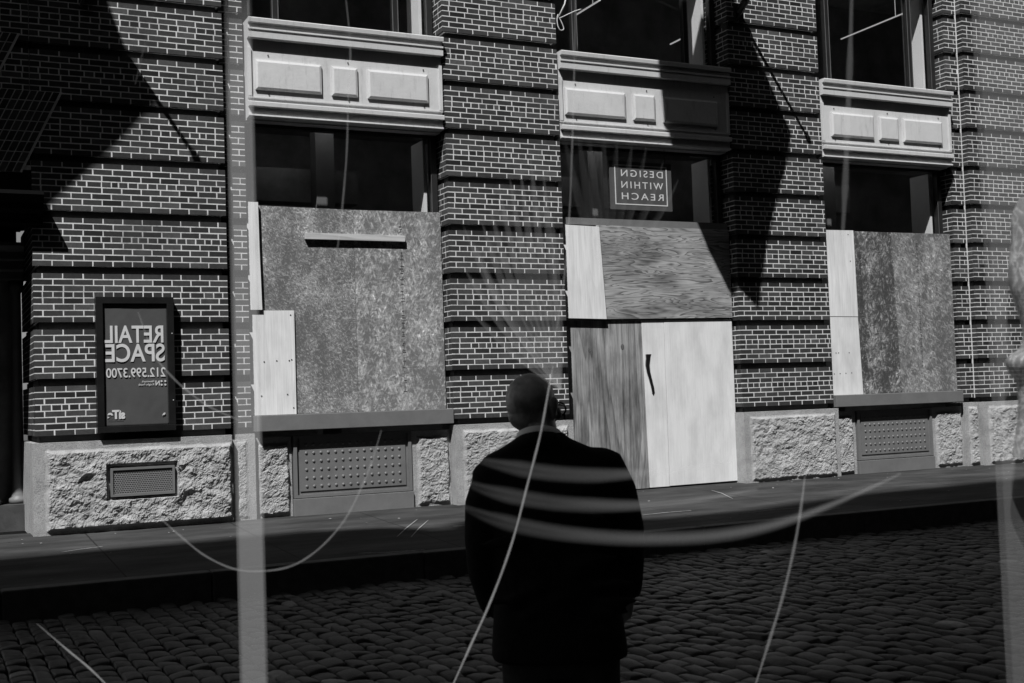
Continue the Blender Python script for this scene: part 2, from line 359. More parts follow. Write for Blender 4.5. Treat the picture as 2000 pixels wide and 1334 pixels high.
# ================================================================== BRICK BUILDING
PER, CO, LB, Z0 = .609, .609/9, .2095, 1.087   # band period, course, brick length, top of the lowest groove
ZTOP = Z0+PER*11
bld = empty('brick_building', (7.5, .5, 0), 'dark brick corner building with deep grooved courses, white panels and a rough granite base', 'building')
J = .0068
def skewed(x, z):                                 # the tilted flat-arch bricks over the entrance
    return x < 1.35-(4.9-z)*.42-.0 and 3.85 < z < 5.25 and x > -1.
def face(bm, x0, x1, z0, z1, yf, d=.03, side=None, skip=None):
    """brick skin on a plane facing the street (side None) or facing -x / +x (side -1 / +1, then x means depth)"""
    kmin = int((z0-Z0)//PER)-1; z = Z0+kmin*PER
    r = 0; zb = Z0 + kmin*PER
    while zb < z1:
        for c in range(9):                         # c 0..7 courses up from groove top, 8 the groove
            za, zc = zb+c*CO, zb+(c+1)*CO
            if za < z0-.001 or zc > z1+.001: continue
            groove = c == 8; ins = .045 if groove else 0.
            if groove and side is None: continue
            header = c == 4
            L = LB/2 if header else LB
            ph = random.uniform(0, .02) + (L*.5 if (c % 2) else 0)
            x = x0 - ph
            while x < x1-.012:
                ln = L*(random.choice((.92, 1, 1, 1.06, 1.5, .7)) if header and random.random() < .35 else 1.)
                jx = J+random.uniform(-.002, .0025); a, b = max(x+jx, x0), min(x+ln-J, x1)
                if x <= x0: a = x0
                if x+ln >= x1-.02: b = x1
                if b-a > .02 and not (skip and skip((a+b)/2, (za+zc)/2)):
                    jj = random.uniform(-.0003, .0003)
                    A, B = a, b
                    if side is None:
                        if groove and x0 != -9: A, B = max(a, x0+.045), min(b, x1-.045)
                        if B-A > .015: box(bm, A, B, yf+ins+jj, yf+ins+d, za+J*.95+random.uniform(-.0012, .0012), zc-J*.95+random.uniform(-.0012, .0012), 0, .0012)
                    else:
                        if groove: A = max(a, x0+.045)
                        xf = yf
                        if side < 0: box(bm, xf+ins+jj, xf+ins+d, A, B, za+J*.95+random.uniform(-.0012, .0012), zc-J*.95+random.uniform(-.0012, .0012), 0, .0012)
                        else: box(bm, xf-ins-d, xf-ins-jj, A, B, za+J*.95+random.uniform(-.0012, .0012), zc-J*.95+random.uniform(-.0012, .0012), 0, .0012)
                x += ln
        zb += PER
def core(bm, x0, x1, y0, y1, z0, z1, il=.0018, ir=.0018):
    """mortar core; stepped in at every groove"""
    kk = 0; z = z0
    edges = [(Z0+k*PER-CO-.0085, Z0+k*PER+.0085) for k in range(-1, 13)]
    cuts = sorted({z0, z1}|{e for ed in edges for e in ed if z0 < e < z1})
    for a, b in zip(cuts, cuts[1:]):
        m = (a+b)/2; g = any(e[0] <= m <= e[1] for e in edges); s = .058 if g else 0.
        box(bm, x0+(s+il if il else 0), x1-(s+ir if ir else 0), y0+.001+s, y1, a, b, 0 if g else 1)  # groove backs take the dark brick colour to deepen their shade
def pier(x0, x1, y0=0., y1=.5, z0=None, z1=ZTOP, left=True, right=True, skip=None, label=None):
    z0 = z0 or Z0-CO
    bm = bmesh.new()
    face(bm, x0, x1, z0, z1, y0, skip=skip)
    if left: face(bm, y0+.032, y1, z0, z1, x0, side=-1)
    if right: face(bm, y0+.032, y1, z0, z1, x1, side=1)
    core(bm, x0, x1, y0, y1, z0, z1)
    o = obj('brick_pier', bm, [M['brick'], M['mortar']], bld)
    if label: o['label'] = label
    return o
pier(1.07, 3.15, y1=1.7)
# wall over the entrance with its flat arch
bm = bmesh.new()
face(bm, -1.2, 1.063, 3.95, ZTOP, 0)
core(bm, -1.2, 1.066, 0, .5, 3.95, ZTOP, 0, 0)
for z0_, z1_, xe in ((3.92, 4.82, 1.40), (4.90, 5.43, .98)):
    lean = .47; prism(bm, [(-1.2, z0_), (xe-(z1_-z0_)*lean, z0_), (xe, z1_), (-1.2, z1_)], -.006, .02, 1)
    nr = int((z1_-z0_)/.105)
    for i in range(34):
        for r in range(nr):
            hh = (z1_-z0_)/nr; zc = z0_+r*hh; xx = xe-.012-(i+1)*.0755-(z1_-zc)*lean+.0
            if xx < -1.2: continue
            if r % 2: pass
            vs = [bm.verts.new((xx+dx+dz*lean, y, zc+.006+dz)) for y in (-.009, .0) for dx, dz in ((0, 0), (.063, 0), (.063, hh-.012), (0, hh-.012))]
            for f in ((0, 1, 2, 3), (7, 6, 5, 4), (0, 4, 5, 1), (1, 5, 6, 2), (2, 6, 7, 3), (3, 7, 4, 0)): bm.faces.new([vs[q_] for q_ in f])
obj('entrance_arch', bm, [M['brick'], M['mortar']], bld)
pier(3.153, 3.42, y0=.13, y1=.6, left=False)
pier(5.92, 7.54, y1=.6)
pier(10.30, 11.91, y1=.6)
pier(14.58, 14.838, y0=.13, y1=.5, right=False)
pier(14.84, 18.5, y1=.6)

bm = bmesh.new(); box(bm, 14.8305, 14.8395, .118, .14, Z0, ZTOP); obj('mortar_joint', bm, M['mortar'], bld)
# --- granite base blocks
def rock(name, x0, x1, z0, z1, y, ml, mr, mt, mb, bulge=.075, seed=0, res=.012, side=True, hole=None, depth=.4, undercut=True):
    bm = bmesh.new(); nx = max(2, int((x1-x0)/res)); nz = max(2, int((z1-z0)/res)); g = []
    for j in range(nz+1):
        row = []
        for i in range(nx+1):
            x = x0+(x1-x0)*i/nx; z = z0+(z1-z0)*j/nz
            wob = .012*noise.noise(Vector((x*9, z*9, seed+5))) if True else 0
            dl = min(x-x0-ml, x1-mr-x, z1-mt-z, z-z0-mb)+wob*(1 if min(ml, mr) > 0 else .3)
            q = Vector((x*5.5, z*5.5, seed*3.1))
            h = 0.
            if dl > 0:
                e = min(1., dl/.035); e = e*e*(3-2*e)
                r1 = noise.fractal(q, .75, 2.1, 6); c = noise.voronoi(Vector((x*6+z*4, z*8-x*3, seed))+.35*noise.noise_vector(q*2))[0]
                h = e*(bulge*.75+bulge*.36*r1+.02*(c[1]-c[0])-.008+.007*noise.noise(Vector((x*38+z*20, z*38-x*14, seed)))+.008*noise.noise(Vector((x*90, z*90, seed))))
                h = max(h, .004)
            else: h = .0015*noise.noise(Vector((x*60, z*60, seed)))
            if hole and hole[0]-.02 < x < hole[1]+.02 and hole[2]-.02 < z < hole[3]+.03: h = min(h, 0.004) if hole[0] < x < hole[1] and hole[2] < z < hole[3] else h*.4
            row.append(bm.verts.new((x, y-h, z)))
        g.append(row)
    for j in range(nz):
        for i in range(nx): bm.faces.new((g[j][i], g[j][i+1], g[j+1][i+1], g[j+1][i]))
    ring = g[0]+[r[-1] for r in g[1:]]+g[-1][-2::-1]+[r[0] for r in g[-2:0:-1]]
    low = [bm.verts.new((v.co.x, y+depth, v.co.z)) for v in ring]
    for i in range(len(ring)): bm.faces.new((ring[i], low[i], low[(i+1) % len(ring)], ring[(i+1) % len(ring)]))
    bmesh.ops.recalc_face_normals(bm, faces=list(bm.faces))
    o = obj(name, bm, M['granite'], bld); return o
ZS, ZB = 1.019, .0
HOLE = (1.80, 2.51, .39, .73)
rock('granite_block', 1.035, 3.15, ZB, ZS, -.04, .13, .01, .09, .075, .085, 1, hole=HOLE, depth=1.7)
def margin_block(x0, x1, y, ml, mr, seed, mt=.07, mb=.06, top=ZS, bulge=.05): return rock('granite_block', x0, x1, ZB, top, y, ml, mr, mt, mb, bulge, seed)
margin_block(3.155, 3.44, .07, .06, .09, 2, bulge=.03)
margin_block(3.445, 3.885, .14, .03, .03, 3, top=.965)
margin_block(5.385, 5.9, .12, .07, .02, 4, top=.965)
margin_block(5.905, 7.57, -.04, .1, .08, 5)
margin_block(10.27, 11.955, -.04, .1, .07, 6)
margin_block(11.96, 12.40, .12, .02, .06, 7, top=.965)
margin_block(13.91, 14.54, .12, .07, .03, 8, top=.965)
margin_block(14.545, 14.83, .06, .07, .02, 9)
margin_block(14.835, 17.2, -.04, .1, .04, 10)
# dark backing behind everything so that no gap shows daylight
bm = bmesh.new(); box(bm, 3.3, 18.5, 3.0, 3.2, -.2, 8.2); box(bm, 1.8, 3.3, 1.72, 1.9, -.2, 8.2); box(bm, -8, 18.5, -.0+.02, 4, 8.2, 9.2); box(bm, 3.3, 18.5, .9, 3, 5.2, 5.45); box(bm, 3.3, 18.5, .5, 3, .05, .2)
obj('interior_wall', bm, M['room'], bld)
bm = bmesh.new(); box(bm, -25, 45, .03, 4, 9.25, 30); obj('upper_storeys', bm, M['brick'], bld)
bm = bmesh.new(); box(bm, -9, -1.2, .0, 3, -.2, 8.2); obj('side_wall', bm, M['mortar'], bld)

# --- bays
CORN = [(.50, 5.86), (-.085, 5.86), (-.09, 5.85), (-.085, 5.805), (-.04, 5.80), (-.04, 5.75), (-.07, 5.745), (-.07, 5.725), (-.048, 5.72), (-.048, 5.70), (-.06, 5.698), (-.057, 5.632),
        (.02, 5.628), (.02, 4.945), (.0, 4.942), (.0, 4.93), (.03, 4.926), (.03, 4.888), (-.032, 4.885), (-.036, 4.875), (-.034, 4.83), (.02, 4.825), (.02, 4.742), (-.002, 4.738), (-.004, 4.72), (.0, 4.712), (.12, 4.705), (.12, 4.69), (.50, 4.69)]
def fascia(x0, x1, panels):
    bm = bmesh.new(); extrude_x(bm, CORN, x0+.004, x1-.004)
    fo = obj('fascia', bm, M['paint'], bld)
    for a_ in (x0+.006, x1-.045):
        bm = bmesh.new(); box(bm, a_, a_+.039, -.004, .10, 4.95, 5.52); obj('edge_moulding', bm, M['paint'], fo)
    for a, b in panels:
        bm = bmesh.new(); bw_ = .028; z0, z1 = 5.03, 5.385
        vs = [bm.verts.new(p) for p in ((a, .021, z0), (b, .021, z0), (b, .021, z1), (a, .021, z1), (a, -.006, z0), (b, -.006, z0), (b, -.006, z1), (a, -.006, z1),
              (a+bw_, -.018, z0+bw_), (b-bw_, -.018, z0+bw_), (b-bw_, -.018, z1-bw_), (a+bw_, -.018, z1-bw_))]
        for f in ((0, 1, 5, 4), (1, 2, 6, 5), (2, 3, 7, 6), (3, 0, 4, 7), (4, 5, 9, 8), (5, 6, 10, 9), (6, 7, 11, 10), (7, 4, 8, 11), (8, 9, 10, 11)): bm.faces.new([vs[i] for i in f])
        bmesh.ops.recalc_face_normals(bm, faces=list(bm.faces)); obj('raised_panel', bm, M['paint'], fo)
    for i in range(3):
        xx = x0+.25+(x1-x0-.5)*i/2
        for z in (4.985, 5.45): bm = bmesh.new(); box(bm, xx-.006, xx+.006, .008, .019, z-.006, z+.006); obj('screw', bm, M['frame'], fo)
fascia(3.44, 5.9, ((3.53, 4.33), (4.455, 4.78), (4.91, 5.70)))
fascia(7.56, 10.28, ((7.64, 8.565), (8.69, 9.035), (9.17, 10.07)))
fascia(11.93, 14.50, ((12.11, 12.92), (13.03, 13.41), (13.51, 14.30)))
def window(x0, x1, z0, z1, sashes, y=.29):
    bm = bmesh.new(); F = .075
    for a in (x0, x1-F): box(bm, a, a+F, y-.02, y+.08, z0, z1)
    box(bm, x0+F, x1-F, y-.018, y+.078, z1-.05, z1); box(bm, x0+F, x1-F, y-.018, y+.078, z0, z0+.07)
    for s in sashes: box(bm, s-.035, s+.035, y-.01, y+.07, z0+.07, z1-.05)
    fr_ = obj('window', bm, M['frame'], bld)
    bm = bmesh.new(); box(bm, x0+F, x1-F, y+.04, y+.046, z0+.07, z1-.05); obj('pane', bm, M['glass'], fr_)
    for a in sorted([x0+F]+[s+.035 for s in sashes]+[s-.035 for s in sashes]+[x1-F]):
        bm = bmesh.new(); box(bm, a-.005, a+.005, y-.016, y-.01, z0+.09, z1-.05); obj('sash_bead', bm, M['bead'], fr_)
    for a in (x0+.1, x1-.14):
        bm = bmesh.new(); box(bm, a, a+.04, y+.1, y+.5, z0, z1-.05); obj('window_reveal', bm, M['reveal'], fr_)
    return fr_
for a, b, s in ((3.44, 5.9, ()), (7.56, 10.28, ()), (11.93, 14.50, ())): window(a, b, 3.55, 4.70, s)
for a, b in ((3.44, 5.9), (7.56, 10.28), (11.93, 14.50)):
    window(a, b, 5.88, 7.95, (a+.42, b-.5)); 
for i_, (a, b) in enumerate(((3.44, 5.9), (7.56, 10.28), (11.93, 14.50))):
    bm = bmesh.new(); box(bm, a+.1, b-(.5, .2, .4)[i_], 1.9, 2.2, 4.05+.1*i_, 4.5+.1*i_); obj('ceiling_duct', bm, M['room'], bld)
    bm = bmesh.new(); box(bm, a+1.25, a+1.5, 1.5, 1.75, .2, 5.2); obj('interior_column', bm, M['greypaint'], bld)
    bm = bmesh.new(); tube(bm, [(a+.5, 1.2, 5.05), (b-.6, 1.2, 5.05)], .03, 8); obj('added_room_light', bm, M['added_roomlamp'], bld)  # tube added out of sight above the header to brighten the room
# lintels above the upper windows (their shade falls on the reveals)
for a, b in ((3.44, 5.9), (7.56, 10.28), (11.93, 14.50)): bm = bmesh.new(); box(bm, a, b, .0, .5, 7.95, 8.19); obj('lintel', bm, M['paint'], bld)
for a, b, z0, z1 in ((3.45, 5.905, 1.04, 1.222), (11.96, 14.46, 1.035, 1.205)):
    bm = bmesh.new(); box(bm, a, b, -.01, .3, z0, z1); bevel(bm, .006); obj('window_sill', bm, M['greypaint'], bld)
bm = bmesh.new(); box(bm, 7.6, 10.26, .14, .4, 3.6, 3.69); obj('transom', bm, M['greypaint'], bld)
bm = bmesh.new(); box(bm, 7.58, 7.68, .27, .45, .03, 3.6); box(bm, 10.2, 10.29, .27, .45, .03, 3.6); box(bm, 7.6, 10.26, .28, .4, .03, .1); obj('door_frame', bm, M['frame'], bld)
# entrance recess at the far left
bm = bmesh.new()
box(bm, -1.2, 1.02, 1.66, 1.75, .0, 3.95)
obj('entrance_wall', bm, M['room'], bld)
bm = bmesh.new(); lathe(bm, [(.11, .3), (.11, .36), (.085, .38), (.085, .4), (.07, .44), (.062, 1.2), (.056, 2.75), (.08, 2.8), (.09, 2.9)], .99, 1.45); obj('column', bm, M['greypaint'], bld, True)
bm = bmesh.new(); lathe(bm, [(.2, .3), (.2, .36), (.16, .4), (.16, 2.75), (.2, 2.9)], .60, 1.35); obj('column', bm, M['darkpaint'], bld, True)
bm = bmesh.new(); box(bm, -1.2, 1.06, 1.2, 1.65, .0, .3); obj('plinth', bm, M['kerbstone'], bld)
bm = bmesh.new(); extrude_x(bm, [(1.6, 3.3), (1.0, 3.3), (1.0, 3.26), (1.04, 3.22), (1.1, 3.2), (1.1, 3.12), (1.14, 3.1), (1.14, 3.0), (1.2, 2.98), (1.2, 2.9), (1.6, 2.9)], -1.2, 1.06); obj('entablature', bm, M['greypaint'], bld)
bm = bmesh.new(); extrude_x(bm, [(.05, 3.68), (-.30, 3.68), (-.30, 3.64), (-.26, 3.60), (-.22, 3.56), (-.20, 3.50), (-.12, 3.46), (-.10, 3.36), (.05, 3.34)], -1.2, 1.17)
box(bm, -1.2, 1.06, .0, 1.6, 3.5, 3.94); obj('canopy', bm, plain('near_black_metal', .006, .8, .1), bld)  # canopy in one even near-black colour

# ================================================================== THINGS ON THE FACADE
YB = .12
def board(name, pts, y0, y1, mat, label, cat='board', group=None):
    bm = bmesh.new(); prism(bm, pts, y0, y1)
    o = obj(name, bm, mat)
    return tag(o, label, cat, group)
def rect(x0, x1, z0, z1): return [(x0, z0), (x1, z0), (x1, z1), (x0, z1)]
def nails(parent, pts, y):
    for x, z in pts:
        bm = bmesh.new(); bmesh.ops.create_cone(bm, cap_ends=True, segments=8, radius1=.009, radius2=.008, depth=.004, matrix=Matrix.Translation((x, y, z)) @ Matrix.Rotation(math.pi/2, 4, 'X')); obj('nail', bm, M['frame'], parent)
board('osb_board', [(3.52, 1.224), (4.752, 1.224), (4.748, 3.69), (3.52, 3.70)], 0.215, 0.23, M['osb_fine'], 'fine grained board filling the left half of the left window, dark blotch low down', 'board', 'boards over the left window')
board('osb_board', [(4.756, 1.224), (5.9, 1.224), (5.9, 3.70), (4.752, 3.69)], 0.213, 0.23, M['osb_coarse'], 'coarse flaked board with printed lines, right half of the left window', 'board', 'boards over the left window')
o = board('plywood_sheet', [(3.43, 1.226), (3.972, 1.226), (3.975, 2.455), (3.43, 2.452)], 0.19, 0.21, M['ply_pale'], 'pale nailed plywood sheet at the lower left corner of the left window', 'plywood', 'boards over the left window')
nails(o, [(3.6, 1.85), (3.75, 1.86), (3.9, 1.86), (3.93, 1.87), (3.56, 1.45), (3.87, 1.46), (3.93, 2.4), (3.94, 1.3)], .188)
board('wooden_plank', [(3.43, 2.46), (3.585, 2.46), (3.57, 3.2), (3.565, 3.73), (3.43, 3.73)], 0.16, 0.205, M['ply_pale'], 'narrow pale plank standing upright on the left edge of the left window', 'plank', 'boards over the left window')
bm = bmesh.new(); box(bm, 4.13, 5.40, .165, .212, 3.31, 3.385); bevel(bm, .003); tag(obj('wooden_batten', bm, M['batten']), 'short horizontal timber batten fixed across the top of the left window boards', 'batten')
# door bay
board('plywood_sheet', [(7.56, 2.352), (8.215, 2.338), (8.15, 3.575), (7.56, 3.588)], 0.11, 0.135, M['ply_pale'], 'narrow white plywood sheet at top left of the boarded door, slanted right edge', 'plywood', 'boards over the doorway')
board('plywood_sheet', [(8.1, 2.338), (10.28, 2.356), (10.28, 3.6), (8.12, 3.6)], 0.14, 0.155, M['ply_grain'], 'wide plywood sheet with bold swirling horizontal grain above the doors', 'plywood', 'boards over the doorway')
o = board('plywood_sheet', [(7.57, .05), (8.822, .05), (8.788, 2.318), (7.57, 2.32)], 0.175, 0.195, M['ply_stain'], 'grey stained plywood sheet with two knots, left leaf of the boarded door', 'plywood', 'boards over the doorway')
for kx, kz in ((7.97, 1.94), (8.48, 1.965)):
    bm = bmesh.new(); bmesh.ops.create_cone(bm, cap_ends=True, segments=20, radius1=.036, radius2=.03, depth=.004, matrix=Matrix.Translation((kx, .174, kz)) @ Matrix.Rotation(math.pi/2, 4, 'X') @ Matrix.Diagonal((.8, 1.25, 1, 1)))
    k2 = plain("knot_wood", .12, .8, .2, .5, 60); obj('knot', bm, k2, o)
o = board('plywood_sheet', [(8.828, .055), (9.142, .055), (9.148, 2.322), (8.794, 2.32)], 0.17, 0.19, M['ply_clean'], 'narrow clean plywood strip with a dark sprayed stroke, middle of the boarded door', 'plywood', 'boards over the doorway')
# sprayed stroke with soft edges on the strip
sm = bpy.data.materials.new("sprayed_paint"); sm.use_nodes = True; t = sm.node_tree; b = t.nodes["Principled BSDF"]; b.inputs["Base Color"].default_value = (.006, .006, .006, 1)
uv = t.nodes.new("ShaderNodeUVMap"); sp = t.nodes.new("ShaderNodeSeparateXYZ"); t.links.new(uv.outputs[0], sp.inputs[0])
tn = t.nodes.new("ShaderNodeTexNoise"); tn.inputs["Scale"].default_value = 9; t.links.new(uv.outputs[0], tn.inputs["Vector"])
def mm(op, a, b_):
    q = t.nodes.new("ShaderNodeMath"); q.operation = op
    for i, x in enumerate((a, b_)):
        if isinstance(x, (int, float)): q.inputs[i].default_value = x
        elif x is not None: t.links.new(x, q.inputs[i])
    return q.outputs[0]
dd = mm('ABSOLUTE', mm('SUBTRACT', sp.outputs[0], .5), None)
al = mm('MULTIPLY', mm('SUBTRACT', mm('ADD', .44, mm('MULTIPLY', mm('SUBTRACT', tn.outputs["Fac"], .5), .25)), dd), 6.); q = t.nodes.new("ShaderNodeClamp"); t.links.new(al, q.inputs[0]); t.links.new(q.outputs[0], b.inputs["Alpha"])
bm = bmesh.new(); uvl = bm.loops.layers.uv.new("UVMap")
path = [(8.855, 1.86, .005), (8.885, 1.86, .06), (8.875, 1.80, .05), (8.862, 1.71, .045), (8.873, 1.62, .04), (8.9, 1.52, .034), (8.925, 1.42, .032), (8.94, 1.33, .03), (8.945, 1.29, .004)]
pr = None
for x, z, r_ in path:
    c = (bm.verts.new((x-r_, .1675, z)), bm.verts.new((x+r_, .1675, z)))
    if pr:
        f = bm.faces.new((pr[0], pr[1], c[1], c[0]))
        for lp, uu in zip(f.loops, ((0, pz), (1, pz), (1, z), (0, z))): lp[uvl].uv = uu
    pr = c; pz = z
obj('sprayed_stroke', bm, sm, o)
board('plywood_sheet', [(9.15, .06), (10.285, .065), (10.285, 2.335), (9.154, 2.322)], 0.168, 0.189, M['ply_clean'], 'large clean pale plywood sheet, right leaf of the boarded door', 'plywood', 'boards over the doorway')
# right window
o = board('plywood_sheet', [(11.92, 2.375), (12.60, 2.37), (12.585, 3.665), (11.92, 3.655)], 0.175, 0.195, M['ply_pale'], 'pale plywood sheet at the upper left of the right window', 'plywood', 'boards over the right window')
nails(o, [(12.48, 3.6), (12.5, 3.2)], .174)
o = board('plywood_sheet', [(11.92, 1.207), (12.635, 1.207), (12.60, 2.362), (11.92, 2.367)], 0.18, 0.2, M['ply_clean'], 'clean plywood sheet with nail dots at the lower left of the right window', 'plywood', 'boards over the right window')
nails(o, [(12.1+.11*i, 1.52+.003*i) for i in range(4)]+[(12.15, 1.83), (12.2, 1.83), (12.4, 1.83)], .179)
board('osb_board', [(12.5, 1.207), (13.42, 1.207), (13.35, 3.66), (12.5, 3.66)], 0.205, 0.225, M['osb_dark'], 'dark weathered flake board with blotches, left of the two boards in the right window', 'board', 'boards over the right window')
board('osb_board', [(13.424, 1.207), (14.56, 1.205), (14.56, 3.67), (13.354, 3.66)], 0.203, 0.225, M['osb_mid'], 'even grey flake board at the right end of the right window', 'board', 'boards over the right window')
# printed lines on the flake boards
def stamps(x, z0, z1, par):
    bm = bmesh.new(); z = z0; rs = random.Random(int(x*100))
    y = .2115 if x < 10 else .2015
    while z < z1:
        l = rs.uniform(.02, .09)
        if rs.random() < .75: box(bm, x-rs.uniform(.008, .028), x+rs.uniform(.008, .028), y, y+.004, z, z+rs.uniform(.005, .014))
        if rs.random() < .6: box(bm, x-.003, x+.003, y+.0004, y+.0044, z, z+l)
        z += l*.6+.012
    obj('printed_marks', bm, plain("faded_ink", .075, .9, .1, .4, 40), par)
osb = [o for o in bpy.data.objects if o.name.startswith('osb_board')]
stamps(5.36, 1.45, 3.55, osb[1]); stamps(13.86, 1.6, 3.5, osb[3]); stamps(12.72, 1.5, 3.3, osb[2])
# riveted metal vent panels
def vent_panel(x0, x1, z0, z1, pl0, label):
    r = empty('air_vent', ((x0+x1)/2, .2, 0), label, 'metal panel', 'riveted metal panels below the windows')
    bm = bmesh.new(); W = .04
    box(bm, x0, x0+W, .1, .3, z0, z1); box(bm, x1-W, x1, .1, .3, z0, z1); box(bm, x0+W, x1-W, .1, .3, z0, z0+.035); box(bm, x0+W, x1-W, .1, .3, z1-.03, z1)
    obj('frame', bm, M['greypaint'], r)
    bm = bmesh.new(); box(bm, x0+.03, x1-.03, .13, .3, z0+.03, z1-.02); box(bm, x0+.075, x1-.075, .118, .14, z0+.075, z1-.03); pl = obj('plate', bm, M['greypaint'], r)
    bm = bmesh.new()
    for i in range(14):
        for j in range(6):
            cx = x0+.155+(x1-x0-.31)*i/13; cz = z0+.13+(z1-z0-.24)*j/5
            bmesh.ops.create_uvsphere(bm, u_segments=12, v_segments=8, radius=.019, matrix=Matrix.Translation((cx, .119, cz)) @ Matrix.Diagonal((1, .75, 1, 1)))
    obj('rivet_grid', bm, M['greypaint'], pl, True)
    bm = bmesh.new(); box(bm, x0-.01, x1+.01, .085, .3, 0, pl0); bevel(bm, .006); obj('plinth', bm, M['greypaint'], r)
vent_panel(3.90, 5.376, .24, .97, .232, 'grey metal panel with rows of rivets below the left window')
vent_panel(12.43, 13.9, .235, .96, .225, 'grey riveted metal panel below the right window')
r = empty('vent_grille', (2.15, -.05, .56), 'small dark perforated vent grille set in the rough granite block under the sign', 'vent')
bm = bmesh.new()
for a, b, c, d in ((1.815, 2.495, .405, .43), (1.815, 2.495, .69, .715), (1.815, 1.84, .43, .69), (2.47, 2.495, .43, .69)): box(bm, a, b, -.105, -.03, c, d)
obj('frame', bm, M['greypaint'], r)
bm = bmesh.new(); box(bm, 1.84, 2.47, -.09, -.035, .43, .69); obj('grille', bm, M['perf'], r)
# poster case
r = empty('poster_case', (2.14, -.05, 1.8), 'black framed poster case with RETAIL SPACE in mirrored letters on the brick wall', 'sign')
SX0, SX1, SZ0, SZ1, SD = 1.69, 2.52, 1.10, 2.58, .11
bm = bmesh.new(); FW = .075
for a, b, c, d in ((SX0, SX1, SZ0, SZ0+FW*.9), (SX0, SX1, SZ1-FW, SZ1), (SX0, SX0+FW, SZ0+FW*.9, SZ1-FW), (SX1-FW, SX1, SZ0+FW*.9, SZ1-FW)): box(bm, a, b, -SD, .0, c, d)
bevel(bm, .004); obj('frame', bm, M['darkpaint'], r)
bm = bmesh.new(); box(bm, SX1-.03, SX1-.02, -SD-.004, -SD, 2.17, 2.18); box(bm, SX1-.03, SX1-.02, -SD-.004, -SD, 1.43, 1.44); obj('latch', bm, M['lettering'], r)
bm = bmesh.new(); n1, n2 = 30, 50; g = []
PX0, PX1, PZ0, PZ1 = SX0+FW-.01, SX1-FW+.01, SZ0+FW*.8, SZ1-FW+.01
for j in range(n2+1):
    row = []
    for i in range(n1+1):
        x = PX0+(PX1-PX0)*i/n1; z = PZ0+(PZ1-PZ0)*j/n2
        row.append(bm.verts.new((x, -SD+.03-.004*noise.noise(Vector((x*4+z*2, z*2.2, 2)))-.002*noise.noise(Vector((x*9-z*6, z*5, 4))), z)))
    g.append(row)
for j in range(n2):
    for i in range(n1): bm.faces.new((g[j][i], g[j][i+1], g[j+1][i+1], g[j+1][i]))
po = obj('poster', bm, M['poster'], r, True)
so_ = po.modifiers.new("thick", 'SOLIDIFY'); so_.thickness = .003
YT = -SD+.0225
text('lettering', 'RETAIL', 1.775, 2.405, 2.075, 2.265, YT, M['lettering'], po, .018)
text('lettering', 'SPACE', 1.785, 2.415, 1.865, 2.065, YT, M['lettering'], po, .018)
text('lettering', '212.599.3700', 1.79, 2.42, 1.695, 1.80, YT, M['lettering'], po, .012, 1.0)
text('lettering', 'Newmark\nKnight Frank', 2.125, 2.295, 1.595, 1.66, YT, M['lettering'], po, .006)
text('lettering', 'N', 2.31, 2.355, 1.6, 1.655, YT, M['lettering'], po, .03)
bm = bmesh.new()
for dx, dz in ((0, 0), (.04, 0), (0, .04), (.04, .04)): bmesh.ops.create_cone(bm, cap_ends=True, segments=10, radius1=.011, radius2=.011, depth=.004, matrix=Matrix.Translation((2.375+dx, YT, 1.607+dz)) @ Matrix.Rotation(math.pi/2, 4, 'X'))
obj('emblem', bm, M['lettering'], po)
text('lettering', 'siTe', 1.795, 1.98, 1.245, 1.345, YT, M['lettering'], po, .045, .9)
text('lettering', 'sitesofnewyork', 1.80, 1.96, 1.225, 1.234, YT, M['poster'], po, .0)
bm = bmesh.new(); prism(bm, [(2.375, 1.265), (2.39, 1.275), (2.395, 1.27), (2.41, 1.285), (2.405, 1.3), (2.385, 1.29)], YT-.003, YT); obj('emblem', bm, M['lettering'], po)
# shop name board in the middle window
r = empty('shop_sign', (8.9, .2, 4.15), 'small square sign with a white outline and DESIGN WITHIN REACH mirrored, in the middle window', 'sign')
GX0, GX1, GZ0, GZ1 = wpt(1189, 367, .2).x, wpt(1309, 367, .2).x, 3.83, 4.49
bm = bmesh.new(); box(bm, GX0, GX1, .165, .18, GZ0, GZ1); bd = obj('board', bm, M['signboard'], r)
mw = .075; bm = bmesh.new(); a, b, c, d = GX0+mw, GX1-mw, GZ0+mw*.9, GZ1-mw*.6
for q in ((a, b, c, c+.014), (a, b, d-.014, d), (a, a+.014, c+.014, d-.014), (b-.014, b, c+.014, d-.014)): box(bm, q[0], q[1], .161, .166, q[2], q[3])
obj('outline', bm, M['lettering'], bd)
for s_, zz in (('DESIGN', 4.29), ('WITHIN', 4.13), ('REACH', 3.975)):
    wdt = (b-a)*(.8 if s_ != 'REACH' else .8)
    text('lettering', s_, (a+b)/2-wdt/2+.02, (a+b)/2+wdt/2+.02, zz-.005, zz+.088, .163, M['lettering'], bd, .004, 1.35)
bm = bmesh.new(); box(bm, GX0+.1, GX0+.106, .17, .174, 4.49, 4.705); box(bm, GX1-.1, GX1-.094, .17, .174, 4.49, 4.705); obj('hanger', bm, M['frame'], r)
